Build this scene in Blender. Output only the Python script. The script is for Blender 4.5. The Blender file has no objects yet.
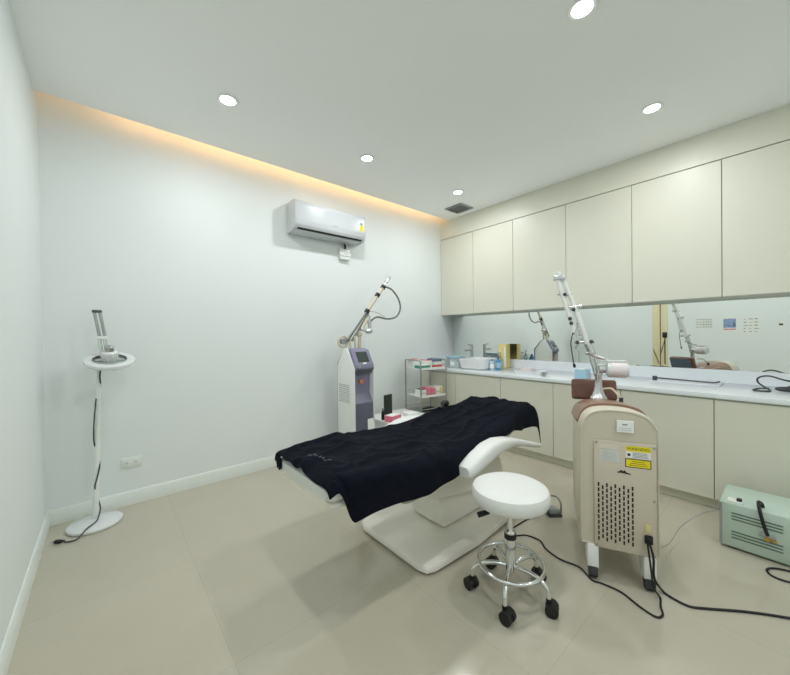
import bpy, bmesh, math, random
from mathutils import Vector, Matrix, noise
random.seed(7)
S = bpy.context.scene
COL = S.collection
PI = math.pi

# ------------------------------------------------------------------ camera
yaw, pitch, roll = 0.7072, -0.0098, -0.0131
F = Vector((math.sin(yaw) * math.cos(pitch), math.cos(yaw) * math.cos(pitch), math.sin(pitch)))
R0 = Vector((math.cos(yaw), -math.sin(yaw), 0)); U0 = R0.cross(F)
RR = R0 * math.cos(roll) + U0 * math.sin(roll); UU = -R0 * math.sin(roll) + U0 * math.cos(roll)
cd = bpy.data.cameras.new('camera'); cam = bpy.data.objects.new('camera', cd); COL.objects.link(cam)
M = Matrix((RR, UU, -F)).transposed().to_4x4(); M.translation = Vector((0.3106, -3.2337, 1.25))
cam.matrix_world = M
cd.sensor_width = 36; cd.lens = 36 * 340.08 / 790; cd.clip_start = 0.02
S.camera = cam

# ------------------------------------------------------------------ world, exposure, light constants
w = bpy.data.worlds.new('world'); S.world = w; w.use_nodes = True
w.node_tree.nodes['Background'].inputs[0].default_value = (0.9, 0.95, 1, 1)
w.node_tree.nodes['Background'].inputs[1].default_value = 0.0
S.view_settings.view_transform = 'Standard'; S.view_settings.look = 'None'
S.view_settings.gamma = 1; S.view_settings.use_curve_mapping = False
S.view_settings.exposure = 0.0
S.cycles.use_denoising = True
S.cycles.max_bounces = 14; S.cycles.diffuse_bounces = 10; S.cycles.glossy_bounces = 6
S.cycles.caustics_reflective = False; S.cycles.caustics_refractive = False
S.cycles.sample_clamp_indirect = 6
LAMP_W = 8.3            # watts of each downlight
LAMP_COL = (0.985, 1.0, 1.0)
COVE = 11.0               # strength of the warm LED strip
H = 2.811; WX = 4.20; YN = -5.0

# ------------------------------------------------------------------ materials
def lin(c):
    return tuple(((v / 255) / 12.92 if v / 255 <= 0.04045 else ((v / 255 + 0.055) / 1.055) ** 2.4) for v in c) + (1,)

def mat(name, col, rough=0.5, metal=0.0, var=0.04, scale=6.0, bump=0.0, bscale=60.0, emis=None, estr=0, trans=0.0, coat=0.0, spec=0.5):
    m = bpy.data.materials.new(name); m.use_nodes = True
    nt = m.node_tree; b = nt.nodes['Principled BSDF']
    c = lin(col)
    tc = nt.nodes.new('ShaderNodeTexCoord')
    n = nt.nodes.new('ShaderNodeTexNoise'); n.inputs['Scale'].default_value = scale; n.inputs['Detail'].default_value = 3
    r = nt.nodes.new('ShaderNodeValToRGB')
    r.color_ramp.elements[0].position = 0.3; r.color_ramp.elements[1].position = 0.7
    r.color_ramp.elements[0].color = tuple(x * (1 - var) for x in c[:3]) + (1,)
    r.color_ramp.elements[1].color = tuple(min(1, x * (1 + var)) for x in c[:3]) + (1,)
    nt.links.new(tc.outputs['Object'], n.inputs['Vector']); nt.links.new(n.outputs['Fac'], r.inputs['Fac'])
    nt.links.new(r.outputs['Color'], b.inputs['Base Color'])
    b.inputs['Roughness'].default_value = rough; b.inputs['Metallic'].default_value = metal
    b.inputs['Specular IOR Level'].default_value = spec
    if trans: b.inputs['Transmission Weight'].default_value = trans
    if coat: b.inputs['Coat Weight'].default_value = coat
    if bump:
        n2 = nt.nodes.new('ShaderNodeTexNoise'); n2.inputs['Scale'].default_value = bscale; n2.inputs['Detail'].default_value = 4
        bp = nt.nodes.new('ShaderNodeBump'); bp.inputs['Strength'].default_value = bump; bp.inputs['Distance'].default_value = 0.01
        nt.links.new(tc.outputs['Object'], n2.inputs['Vector']); nt.links.new(n2.outputs['Fac'], bp.inputs['Height'])
        nt.links.new(bp.outputs['Normal'], b.inputs['Normal'])
    if emis:
        b.inputs['Emission Color'].default_value = lin(emis); b.inputs['Emission Strength'].default_value = estr
    return m

MWALL = mat('wall_paint', (228, 234, 235), 0.55, var=0.008, scale=1.5, bump=0.02, bscale=300)
MCEIL = mat('ceiling_paint', (246, 247, 247), 0.7, var=0.008, scale=1.5)
MSKIRT = mat('baseboard_paint', (226, 232, 228), 0.35, var=0.01)
MCREAM = mat('cream_laminate', (214, 214, 200), 0.4, var=0.012, scale=2)
MEDGE = mat('cream_edge', (170, 170, 146), 0.5, var=0.02)
MTOP = mat('white_worktop', (224, 230, 234), 0.18, var=0.015, scale=8)
MWHITE = mat('white_plastic', (232, 235, 234), 0.3, var=0.01)
MWHITE2 = mat('white_gloss', (220, 223, 225), 0.15, var=0.01, coat=0.4)
MGREYP = mat('grey_plastic', (150, 154, 156), 0.4, var=0.03)
MDGREY = mat('dark_grey_plastic', (60, 63, 66), 0.4, var=0.05)
MBLACK = mat('black_rubber', (18, 19, 20), 0.5, var=0.1, scale=20)
MCHROME = mat('chrome', (225, 228, 228), 0.12, metal=1.0, var=0.02)
MSTEEL = mat('brushed_steel', (176, 180, 178), 0.28, metal=1.0, var=0.05, scale=30)
MDMET = mat('dark_metal', (88, 90, 90), 0.35, metal=0.8, var=0.05)
MCUSH = mat('white_upholstery', (222, 224, 222), 0.42, var=0.012, bump=0.08, bscale=80)
MSHELL = mat('bed_shell_plastic', (232, 230, 222), 0.3, var=0.012)
MBASE = mat('bed_base_plastic', (236, 234, 226), 0.35, var=0.015)
MTOWEL = mat('navy_towel', (10, 14, 25), 0.95, var=0.25, scale=40, bump=0.35, bscale=260, spec=0.15)
MTHREAD = mat('embroidery_thread', (78, 84, 90), 0.8)
MLASER = mat('laser_cream_shell', (200, 194, 176), 0.38, var=0.012)
MPANEL = mat('laser_back_panel', (198, 189, 173), 0.5, var=0.015)
MBROWN = mat('brown_leatherette', (104, 68, 54), 0.42, var=0.12, scale=12)
MBROWN2 = mat('brown_gloss_trim', (142, 110, 92), 0.3, var=0.08)
MHOLE = mat('dark_slot', (40, 32, 27), 0.8, var=0.3, scale=90)
MYEL = mat('yellow_label', (232, 216, 30), 0.5, var=0.03)
MPAPER = mat('white_paper', (232, 234, 232), 0.7, var=0.01)
MINK = mat('black_ink', (40, 42, 40), 0.7, var=0.05)
MGINK = mat('grey_ink', (130, 138, 136), 0.7, var=0.05)
MPURPLE = mat('lavender_grey_front', (128, 128, 152), 0.35, var=0.05)
MPURPLE2 = mat('slate_front', (92, 94, 112), 0.4, var=0.05)
MSCREEN = mat('screen_glass', (62, 74, 70), 0.12, var=0.05)
MORANGE = mat('orange_badge', (206, 132, 96), 0.4)
MPINK = mat('pink_card', (222, 120, 140), 0.6, var=0.12, scale=40)
MRED = mat('red_card', (196, 78, 78), 0.6, var=0.06)
MTEAL = mat('teal_plastic', (70, 150, 130), 0.45, var=0.08)
MBLUE = mat('blue_plastic', (70, 140, 180), 0.3, var=0.05)
MLBLUE = mat('pale_blue_plastic', (160, 196, 214), 0.3, var=0.05)
MSBLUE = mat('slate_blue_card', (98, 118, 140), 0.5, var=0.05)
MCLEAR = mat('clear_plastic', (232, 242, 244), 0.06, trans=0.85, var=0.0)
MGOLD = mat('pale_yellow_card', (226, 206, 130), 0.5, var=0.04)
MGREEN = mat('sage_green_enamel', (183, 202, 190), 0.35, var=0.02)
MGREEN2 = mat('sage_slot', (92, 112, 98), 0.6)
MSILV = mat('arm_silver', (212, 214, 214), 0.22, metal=0.75, var=0.03)
MARMW = mat('arm_white_enamel', (228, 230, 228), 0.28, var=0.02)
MBEIGE = mat('arm_beige', (212, 204, 182), 0.35, var=0.03)
MHOSE = mat('grey_hose', (110, 114, 112), 0.5, var=0.08, scale=60)
MPINKW = mat('pale_pink', (228, 219, 221), 0.5)
MDOOR = mat('door_frame_cream', (226, 214, 180), 0.45, var=0.02)
MPHOTO = mat('photo_print_blue', (140, 160, 198), 0.5, var=0.35, scale=22)
MVOID = mat('dark_void', (38, 44, 40), 0.8)

def floor_mat():
    m = bpy.data.materials.new('floor_tiles'); m.use_nodes = True
    nt = m.node_tree; b = nt.nodes['Principled BSDF']
    tc = nt.nodes.new('ShaderNodeTexCoord'); mp = nt.nodes.new('ShaderNodeMapping')
    mp.inputs['Location'].default_value = (0.13, 0.25, 0)
    br = nt.nodes.new('ShaderNodeTexBrick'); br.offset = 0.0; br.squash = 1.0
    br.inputs['Scale'].default_value = 1.0; br.inputs['Brick Width'].default_value = 0.8; br.inputs['Row Height'].default_value = 0.8
    br.inputs['Mortar Size'].default_value = 0.0022; br.inputs['Mortar Smooth'].default_value = 0.3; br.inputs['Bias'].default_value = 0
    c = lin((187, 182, 166))
    br.inputs['Color1'].default_value = tuple(v * 0.985 for v in c[:3]) + (1,)
    br.inputs['Color2'].default_value = tuple(v * 1.015 for v in c[:3]) + (1,)
    br.inputs['Mortar'].default_value = tuple(v * 0.90 for v in c[:3]) + (1,)
    n = nt.nodes.new('ShaderNodeTexNoise'); n.inputs['Scale'].default_value = 2.2; n.inputs['Detail'].default_value = 6; n.inputs['Roughness'].default_value = 0.6
    mx = nt.nodes.new('ShaderNodeMixRGB'); mx.blend_type = 'MULTIPLY'; mx.inputs['Fac'].default_value = 1
    rp = nt.nodes.new('ShaderNodeValToRGB'); rp.color_ramp.elements[0].position = 0.3; rp.color_ramp.elements[1].position = 0.7
    rp.color_ramp.elements[0].color = (0.955, 0.955, 0.95, 1); rp.color_ramp.elements[1].color = (1, 1, 1, 1)
    L = nt.links.new
    L(tc.outputs['Object'], mp.inputs['Vector']); L(mp.outputs['Vector'], br.inputs['Vector']); L(tc.outputs['Object'], n.inputs['Vector'])
    L(n.outputs['Fac'], rp.inputs['Fac']); L(br.outputs['Color'], mx.inputs['Color1']); L(rp.outputs['Color'], mx.inputs['Color2'])
    L(mx.outputs['Color'], b.inputs['Base Color'])
    b.inputs['Roughness'].default_value = 0.10; b.inputs['Specular IOR Level'].default_value = 0.5
    return m
MFLOOR = floor_mat()

def mirror_mat():
    m = bpy.data.materials.new('mirror_glass'); m.use_nodes = True
    b = m.node_tree.nodes['Principled BSDF']
    b.inputs['Base Color'].default_value = (0.86, 0.90, 0.87, 1); b.inputs['Metallic'].default_value = 1; b.inputs['Roughness'].default_value = 0.015
    return m
MMIRROR = mirror_mat()

def emit_mat(name, col, s):
    m = bpy.data.materials.new(name); m.use_nodes = True
    b = m.node_tree.nodes['Principled BSDF']; b.inputs['Base Color'].default_value = (0.8, 0.8, 0.8, 1)
    b.inputs['Emission Color'].default_value = col; b.inputs['Emission Strength'].default_value = s
    return m
MLED = emit_mat('cove_led', (1.0, 0.55, 0.24, 1), COVE)
MLENS = emit_mat('downlight_lens', (1.0, 0.99, 0.96, 1), 12)

# ------------------------------------------------------------------ mesh helpers
class MB:
    def __init__(s): s.bm = bmesh.new()
    def _merge(s, b, mtx=None):
        if mtx: bmesh.ops.transform(b, matrix=mtx, verts=b.verts)
        me = bpy.data.meshes.new('tmp'); b.to_mesh(me); b.free(); s.bm.from_mesh(me); bpy.data.meshes.remove(me)
    def box(s, x0, x1, y0, y1, z0, z1, bev=0.0, seg=2, mtx=None):
        b = bmesh.new(); bmesh.ops.create_cube(b, size=1)
        for v in b.verts:
            v.co = Vector(((x0 + x1) / 2 + v.co.x * (x1 - x0), (y0 + y1) / 2 + v.co.y * (y1 - y0), (z0 + z1) / 2 + v.co.z * (z1 - z0)))
        if bev: bmesh.ops.bevel(b, geom=list(b.edges), offset=bev, segments=seg, profile=0.5, affect='EDGES')
        s._merge(b, mtx); return s
    def prism(s, pts, axis, a0, a1, bev=0.0, seg=2, mtx=None):
        # pts: 2D outline in the two remaining axes, extruded along axis
        b = bmesh.new()
        def P(u, v, a):
            return Vector({0: (a, u, v), 1: (u, a, v), 2: (u, v, a)}[axis])
        A = [b.verts.new(P(u, v, a0)) for u, v in pts]; B = [b.verts.new(P(u, v, a1)) for u, v in pts]
        n = len(pts); b.faces.new(A); b.faces.new(B[::-1])
        for i in range(n): b.faces.new((A[i], B[i], B[(i + 1) % n], A[(i + 1) % n]))
        bmesh.ops.recalc_face_normals(b, faces=b.faces)
        if bev: bmesh.ops.bevel(b, geom=list(b.edges), offset=bev, segments=seg, profile=0.5, affect='EDGES')
        s._merge(b, mtx); return s
    def cyl(s, p0, p1, r0, r1=None, n=24, cap=True):
        return s.tube([p0, p1], [r0, r0 if r1 is None else r1], n, cap)
    def tube(s, pts, r, n=12, cap=True, closed=False):
        pts = [Vector(p) for p in pts]; m = len(pts)
        rs = r if isinstance(r, (list, tuple)) else [r] * m
        b = bmesh.new(); rings = []
        up = None
        for i, p in enumerate(pts):
            if closed: t = (pts[(i + 1) % m] - pts[i - 1])
            else: t = (pts[min(i + 1, m - 1)] - pts[max(i - 1, 0)])
            t = t.normalized() if t.length > 1e-9 else Vector((0, 0, 1))
            if up is None: up = Vector((0, 0, 1)) if abs(t.z) < 0.9 else Vector((1, 0, 0))
            x = up.cross(t)
            if x.length < 1e-6: x = Vector((1, 0, 0)).cross(t)
            x.normalize(); y = t.cross(x).normalized(); up = y
            rings.append([b.verts.new(p + (x * math.cos(2 * PI * k / n) + y * math.sin(2 * PI * k / n)) * rs[i]) for k in range(n)])
        for i in range(m if closed else m - 1):
            a, c = rings[i], rings[(i + 1) % m]
            for k in range(n): b.faces.new((a[k], a[(k + 1) % n], c[(k + 1) % n], c[k]))
        if cap and not closed:
            b.faces.new(rings[0][::-1]); b.faces.new(rings[-1])
        s._merge(b); return s
    def lathe(s, prof, n=40, c=(0, 0, 0), mtx=None, cap=True):
        b = bmesh.new(); rings = []
        for r, z in prof:
            rings.append([b.verts.new(Vector((c[0] + r * math.cos(2 * PI * k / n), c[1] + r * math.sin(2 * PI * k / n), c[2] + z))) for k in range(n)])
        for i in range(len(prof) - 1):
            for k in range(n): b.faces.new((rings[i][k], rings[i][(k + 1) % n], rings[i + 1][(k + 1) % n], rings[i + 1][k]))
        if cap: b.faces.new(rings[0][::-1]); b.faces.new(rings[-1])
        bmesh.ops.recalc_face_normals(b, faces=b.faces)
        s._merge(b, mtx); return s
    def loft(s, secs):
        b = bmesh.new(); R = [[b.verts.new(Vector(q)) for q in sec] for sec in secs]; n = len(secs[0])
        for i in range(len(R) - 1):
            for k in range(n): b.faces.new((R[i][k], R[i][(k + 1) % n], R[i + 1][(k + 1) % n], R[i + 1][k]))
        b.faces.new(R[0][::-1]); b.faces.new(R[-1])
        bmesh.ops.recalc_face_normals(b, faces=b.faces)
        s._merge(b); return s
    def sphere(s, c, r, sx=1, sy=1, sz=1, n=20):
        b = bmesh.new(); bmesh.ops.create_uvsphere(b, u_segments=n, v_segments=max(8, n // 2), radius=r)
        for v in b.verts: v.co = Vector((c[0] + v.co.x * sx, c[1] + v.co.y * sy, c[2] + v.co.z * sz))
        s._merge(b); return s
    def torus(s, c, R, r, n=48, k=10, rx=0.0, ry=0.0):
        m = Matrix.Rotation(ry, 3, 'Y') @ Matrix.Rotation(rx, 3, 'X')
        pts = [Vector(c) + m @ Vector((R * math.cos(2 * PI * i / n), R * math.sin(2 * PI * i / n), 0)) for i in range(n)]
        return s.tube(pts, r, k, closed=True)
    def build(s, name, m, parent=None, smooth=True, ang=35):
        me = bpy.data.meshes.new(name)
        bmesh.ops.remove_doubles(s.bm, verts=s.bm.verts, dist=1e-6)
        bmesh.ops.recalc_face_normals(s.bm, faces=s.bm.faces)
        if smooth:
            a = math.radians(ang)
            for f in s.bm.faces: f.smooth = True
            for e in s.bm.edges:
                if len(e.link_faces) == 2 and e.calc_face_angle(0) > a: e.smooth = False
        s.bm.to_mesh(me); s.bm.free(); me.materials.append(m)
        o = bpy.data.objects.new(name, me); COL.objects.link(o)
        if parent: o.parent = parent
        return o

def tag(o, label, cat, group=None):
    o['label'] = label; o['category'] = cat
    if group: o['group'] = group
    return o
def thing(name, label, cat, loc=(0, 0, 0), rz=0.0, group=None):
    o = bpy.data.objects.new(name, None); COL.objects.link(o); o.empty_display_size = 0.05
    o.location = loc; o.rotation_euler = (0, 0, rz)
    return tag(o, label, cat, group)
def struct(name, mb, m):
    o = mb.build(name, m); o['kind'] = 'structure'; return o
def dup(root, loc, rz=None, label=None):
    r = root.copy(); COL.objects.link(r); r.location = loc
    if rz is not None: r.rotation_euler = (0, 0, rz)
    if label: r['label'] = label
    for ch in list(root.children):
        c = ch.copy(); COL.objects.link(c); c.parent = r
        for g in list(ch.children):
            d = g.copy(); COL.objects.link(d); d.parent = c
    return r
def smooth_path(pts, k=6):
    P = [Vector(p) for p in pts]; out = []
    for i in range(len(P) - 1):
        a, b, c, d = P[max(i - 1, 0)], P[i], P[i + 1], P[min(i + 2, len(P) - 1)]
        for j in range(k):
            t = j / k
            out.append(0.5 * ((2 * b) + (c - a) * t + (2 * a - 5 * b + 4 * c - d) * t * t + (3 * b - a - 3 * c + d) * t ** 3))
    out.append(P[-1]); return out

# ------------------------------------------------------------------ room
struct('floor', MB().box(-0.12, WX + 0.12, YN - 0.12, 0.12, -0.08, 0), MFLOOR)
struct('wall_far', MB().box(-0.12, WX + 0.12, 0, 0.12, 0, 3.15), MWALL)
struct('wall_left', MB().box(-0.12, 0, YN, 0, 0, 3.15), MWALL)
struct('wall_right', MB().box(WX, WX + 0.12, YN, 0, 0, 3.15), MWALL)
struct('wall_near', MB().box(-0.12, WX + 0.12, YN - 0.12, YN, 0, 3.15), MWALL)
struct('ceiling', MB().box(0, WX, YN, -0.145, H, H + 0.04), MCEIL)
o = struct('ceiling_slab', MB().box(-0.12, WX + 0.12, YN - 0.12, 0.12, 3.15, 3.25), MCEIL)
o = struct('trim_1', MB().box(0, WX, -0.50, -0.48, H + 0.04, 3.15), MCEIL)
o = struct('baseboard_far', MB().prism([(0, 0), (-0.014, 0), (-0.014, 0.085), (-0.006, 0.1), (0, 0.1)], 0, 0, 3.5), MSKIRT)
o = struct('baseboard_left', MB().prism([(0, 0), (0.014, 0), (0.014, 0.085), (0.006, 0.1), (0, 0.1)], 1, YN, -0.014), MSKIRT)
tag(MB().box(0.35, 3.9, -0.185, -0.155, H + 0.04, H + 0.052).build('light_strip', MLED), 'warm amber LED strip hidden in the ceiling cove above the far wall', 'light strip')

# door frame on the left wall, seen only in the mirror
d = MB().box(0, 0.012, -1.55, -1.47, 0, 2.2, 0.003).box(0, 0.012, -1.70, -1.60, 0, 2.2, 0.003).box(0, 0.006, -1.60, -1.55, 0, 2.2)
o = struct('trim_2', d, MDOOR)
struct('trim_3', MB().box(0.0061, 0.0075, -1.595, -1.583, 0, 2.2), MVOID)

# ------------------------------------------------------------------ ceiling things
dl = thing('ceiling_downlight', '', 'ceiling light', (0.957, -0.811, H), group='recessed ceiling downlights')
MB().lathe([(0.046, -0.001), (0.062, -0.001), (0.066, -0.006), (0.060, -0.010), (0.047, -0.006)], 36, cap=False).build('trim_ring', MWHITE, dl)
MB().lathe([(0.0005, -0.0045), (0.046, -0.0045), (0.0475, -0.0015), (0.0005, -0.0015)], 32).build('lens', MLENS, dl)
def lamp_for(x, y):
    l = bpy.data.lights.new('downlight_lamp', 'AREA'); l.shape = 'DISK'; l.size = 0.10; l.energy = LAMP_W; l.color = LAMP_COL
    l.spread = math.radians(180)
    o = bpy.data.objects.new('downlight_lamp', l); COL.objects.link(o); o.location = (x, y, H - 0.013)
    return o
DL = [(0.957, -0.811, 'round recessed ceiling light nearest the left wall, above the floor lamp'),
      (2.103, -0.788, 'round recessed ceiling light just in front of the air conditioner'),
      (3.307, -0.832, 'small bright round ceiling light right beside the air vent'),
      (3.254, -2.594, 'round ceiling light in front of the wide right-hand wall cupboards'),
      (2.088, -2.575, 'round ceiling light cut by the top edge of the photo'),
      (0.957, -2.58, 'round ceiling light above the camera near the left wall'),
      (0.957, -4.35, 'round ceiling light behind the camera by the left wall'),
      (2.1, -4.35, 'round ceiling light behind the camera in mid room')]
for i, (x, y, lab) in enumerate(DL):
    if i == 0: dl['label'] = lab
    else: dup(dl, (x, y, H), label=lab)
    lo = lamp_for(x, y)

v = thing('air_vent', 'small square grey ceiling air vent beside the wall cupboards', 'vent', (3.70, -0.53, H))
MB().box(-0.12, 0.12, -0.11, 0.11, -0.004, -0.0005).build('backing', MGREYP, v)
f = MB()
for a in ((-0.125, 0.125, -0.125, -0.105), (-0.125, 0.125, 0.105, 0.125), (-0.125, -0.105, -0.105, 0.105), (0.105, 0.125, -0.105, 0.105)):
    f.box(a[0], a[1], a[2], a[3], -0.012, -0.0005)
f.build('frame', MGREYP, v)
for k in range(7):
    y = -0.09 + k * 0.03
    MB().prism([(y - 0.011, -0.012), (y - 0.008, -0.012), (y + 0.011, -0.004), (y + 0.008, -0.004)], 0, -0.104, 0.104).build('slat', MGREYP, v)

# ------------------------------------------------------------------ air conditioner
ac = thing('air_conditioner', 'white split air conditioner mounted high on the far wall', 'air conditioner', (1.69, 0, 2.25))
prof = [(-0.002, 0.295), (-0.175, 0.295), (-0.203, 0.278), (-0.212, 0.24), (-0.212, 0.10), (-0.205, 0.055), (-0.186, 0.022), (-0.10, 0.0), (-0.002, 0.0)]
MACB = mat('air_conditioner_body', (196, 200, 204), 0.3, var=0.01)
MB().prism(prof, 0, 0.012, 0.792, 0.004, 2).build('body', MACB, ac)
for x0, x1 in ((0, 0.0119), (0.7921, 0.804)):
    MB().prism([(p[0] * 0.99, p[1]) for p in prof], 0, x0, x1, 0.003, 2).build('end_cap', MACB, ac)
MB().prism([(-0.170, 0.0165), (-0.172, 0.011), (-0.102, -0.007), (-0.098, -0.0015)], 0, 0.03, 0.765, 0.0015, 1).build('air_flap', MACB, ac)
MB().prism([(-0.1895, 0.0295), (-0.1915, 0.0275), (-0.179, 0.014), (-0.175, 0.0175)], 0, 0.03, 0.765).build('air_slot', MVOID, ac)
MB().box(0, 0.045, -0.2135, -0.2121, 0.14, 0.205).build('energy_label', MYEL, ac).location = (0.728, 0, -0.03)
MB().box(0, 0.028, -0.2135, -0.2121, 0.18, 0.20).build('green_sticker', MTEAL, ac).location = (0.735, 0, 0.0)
MB().box(0.40, 0.455, -0.2135, -0.2121, 0.10, 0.106).build('maker_mark', MGREYP, ac)
jb = thing('switch_box', 'small white junction box under the air conditioner', 'junction box', (2.335, 0, 2.075))
MB().box(-0.068, 0.068, -0.05, -0.001, 0.035, 0.115, 0.008).build('body', MWHITE, jb)
MB().box(-0.06, 0.06, -0.045, -0.001, 0.0, 0.034, 0.006).build('lower_cover', MSKIRT, jb)
MB().box(-0.02, 0.03, -0.053, -0.0505, 0.065, 0.085, 0.001, 1).build('switch', MPAPER, jb)
cp = MB().tube(smooth_path([(2.345, -0.02, 2.19), (2.35, -0.022, 2.22), (2.342, -0.02, 2.25)]), 0.011)
tag(cp.build('power_cable', MBLACK), 'short black cable between the air conditioner and its junction box', 'cable')

# outlet
ol = thing('wall_outlet', 'white double wall socket low on the far wall by the floor lamp', 'socket', (0.45, 0, 0.315))
MB().box(-0.062, 0.062, -0.009, -0.0005, -0.036, 0.036, 0.003).build('face_plate', MSKIRT, ol)
for x in (-0.028, 0.028):
    s_ = MB().box(x - 0.017, x + 0.017, -0.0115, -0.0091, -0.017, 0.017, 0.001, 1).build('socket', MPAPER, ol)
    h = MB()
    for dx in (-0.006, 0.006): h.box(x + dx - 0.0015, x + dx + 0.0015, -0.012, -0.0116, -0.004, 0.008)
    h.cyl((x, -0.012, -0.009), (x, -0.0116, -0.009), 0.0025, n=10)
    h.build('pin_holes', MDGREY, s_)

# ------------------------------------------------------------------ mirror, upper cupboards, worktop, lower cupboards
mi = tag(MB().box(4.194, 4.1995, YN + 0.01, -0.004, 0.918, 1.503).build('wall_mirror', MMIRROR), 'long frameless mirror between worktop and wall cupboards', 'mirror')

US = [-0.003, -0.552, -1.116, -1.714, -2.291, -2.879, -3.46, -4.04, -4.62, YN + 0.01]
ul = ['cream wall cupboard in the corner beside the far wall', 'second cream wall cupboard from the far wall', 'third cream wall cupboard from the far wall, above the yellow box',
      'fourth cream wall cupboard from the far wall, behind the tall silver laser arm', 'fifth cream wall cupboard from the far wall, above the mirrored door frame', 'cream wall cupboard cut off by the right edge of the photo',
      'cream wall cupboard beyond the right edge', 'next cream wall cupboard beyond the right edge', 'last cream wall cupboard beyond the right edge']
for i in range(9):
    y1, y0 = US[i], US[i + 1]
    c = thing('wall_cabinet', ul[i], 'wall cupboard', (3.94, y0, 1.5034), group='cream wall cupboards')
    wd = y1 - y0
    MB().box(0.0205, 0.252, 0.001, wd - 0.001, 0.0, 1.062, 0.001, 1).build('body', MEDGE if False else MCREAM, c)
    MB().box(0, 0.019, 0.0022, wd - 0.0022, 0.004, 1.056, 0.0015, 1).build('door', MCREAM, c)
struct('trim_4', MB().box(3.943, WX, YN, -0.001, 2.568, H - 0.0005), MCREAM)

LS = [-0.003, -0.60, -1.211, -1.769, -2.32, -2.879, -3.44, -4.0, YN + 0.01]
ll = ['cream base cupboard in the corner behind the chrome trolley', 'cream base cupboard under the washbasin', 'cream base cupboard behind the head of the treatment bed', 'cream base cupboard left of the large cream laser machine',
      'cream base cupboard right behind the large cream laser machine', 'cream base cupboard behind the green metal box', 'cream base cupboard beyond the right edge', 'last cream base cupboard beyond the right edge']
for i in range(8):
    y1, y0 = LS[i], LS[i + 1]; wd = y1 - y0
    c = thing('base_cabinet', ll[i], 'base cupboard', (3.504, y0, 0), group='cream base cupboards')
    MB().box(0.0205, 0.69, 0.001, wd - 0.001, 0.075, 0.779, 0.001, 1).build('body', MCREAM, c)
    MB().box(0, 0.019, 0.0022, wd - 0.0022, 0.0765, 0.768, 0.0015, 1).build('door', MCREAM, c)
struct('baseboard_right', MB().box(3.556, 3.57, YN + 0.01, -0.003, 0, 0.0745), MCREAM)
tag(MB().box(3.488, 4.1935, YN + 0.01, -0.003, 0.7795, 0.8135, 0.003, 2).build('worktop', MTOP), 'long white worktop over the cream base cupboards', 'worktop')

tag(MB().box(4.172, 4.1935, YN + 0.01, -0.003, 0.8137, 0.918, 0.002, 1).build('worktop_upstand', MTOP), 'low white upstand along the back of the worktop under the mirror', 'upstand')

# ------------------------------------------------------------------ washbasin and things on the worktop
ZC = 0.8137
b = thing('washbasin', 'white rectangular vessel basin on the worktop near the corner', 'basin', (3.79, -0.73, ZC))
out = lambda hx, hy, r, z: [(sx * (hx - r) + r * math.cos(a), sy * (hy - r) + r * math.sin(a), z) for (sx, sy, a0) in ((1, 1, 0), (-1, 1, 90), (-1, -1, 180), (1, -1, 270)) for a in [math.radians(a0 + q) for q in (0, 22.5, 45, 67.5, 90)]]
MB().loft([out(0.15, 0.155, 0.07, 0), out(0.175, 0.18, 0.08, 0.02), out(0.188, 0.192, 0.085, 0.125), out(0.186, 0.190, 0.083, 0.13), out(0.176, 0.180, 0.08, 0.13), out(0.15, 0.155, 0.07, 0.03)]).build('bowl', MWHITE2, b)
MB().cyl((0, 0, 0.0302), (0, 0, 0.034), 0.022).build('drain', MCHROME, b)
t = thing('basin_tap', 'chrome pillar tap standing behind the white basin', 'tap', (4.05, -0.44, ZC))
MB().lathe([(0.026, 0), (0.026, 0.008), (0.019, 0.012), (0.019, 0.26), (0.016, 0.27)], 24).build('pillar', MSTEEL, t)
MB().box(-0.14, 0.0, -0.014, 0.014, 0.20, 0.222, 0.004).build('spout', MSTEEL, t)
MB().prism([(-0.09, 0.283), (-0.08, 0.293), (0.02, 0.282), (0.02, 0.2701), (-0.02, 0.2701)], 1, -0.012, 0.012, 0.003).build('lever', MSTEEL, t)

cb = thing('clear_box', 'clear plastic storage box left of the basin', 'box', (3.76, -0.40, ZC))
MB().box(-0.07, 0.07, -0.10, 0.10, 0, 0.12, 0.008).build('body', MCLEAR, cb)
MB().box(-0.075, 0.075, -0.105, 0.105, 0.121, 0.145, 0.006).build('lid', MLBLUE, cb)
MB().box(-0.0715, -0.0703, -0.04, 0.03, 0.03, 0.075).build('label_sticker', MPAPER, cb)

def bottle(name, label, loc, h, r, body, capm, pump=False):
    o = thing(name, label, 'bottle', loc, group='bottles by the basin')
    MB().lathe([(r * 0.92, 0), (r, 0.005), (r, h * 0.72), (r * 0.8, h * 0.8), (r * 0.35, h * 0.86), (r * 0.35, h * 0.9)], 24).build('body', body, o)
    c = MB().lathe([(r * 0.42, h * 0.875), (r * 0.42, h * 0.97), (r * 0.3, h)], 20)
    if pump: c.cyl((0, 0, h), (0, 0, h * 1.12), 0.004).box(-0.035, 0.008, -0.006, 0.006, h * 1.12, h * 1.12 + 0.01, 0.002)
    c.build('cap', capm, o)
    MB().lathe([(r * 1.01, h * 0.2), (r * 1.01, h * 0.6)], 24, cap=False).build('wrap_label', MLBLUE if body is not MLBLUE else MPAPER, o)
    return o
bottle('pump_bottle', 'clear pump bottle with pale cap next to the basin', (3.90, -0.965, ZC), 0.17, 0.026, MCLEAR, MGREYP, True)
bottle('blue_bottle', 'small saturated blue bottle just left of the yellow box', (3.80, -1.00, ZC), 0.15, 0.028, MBLUE, MDGREY)
bottle('pale_bottle', 'pale blue bottle between the pump bottle and the blue bottle', (3.74, -0.955, ZC), 0.13, 0.026, MLBLUE, MBLUE)
yb = thing('carton', 'tall pale yellow carton standing on the worktop by the bottles', 'carton', (4.07, -0.915, ZC))
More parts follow.
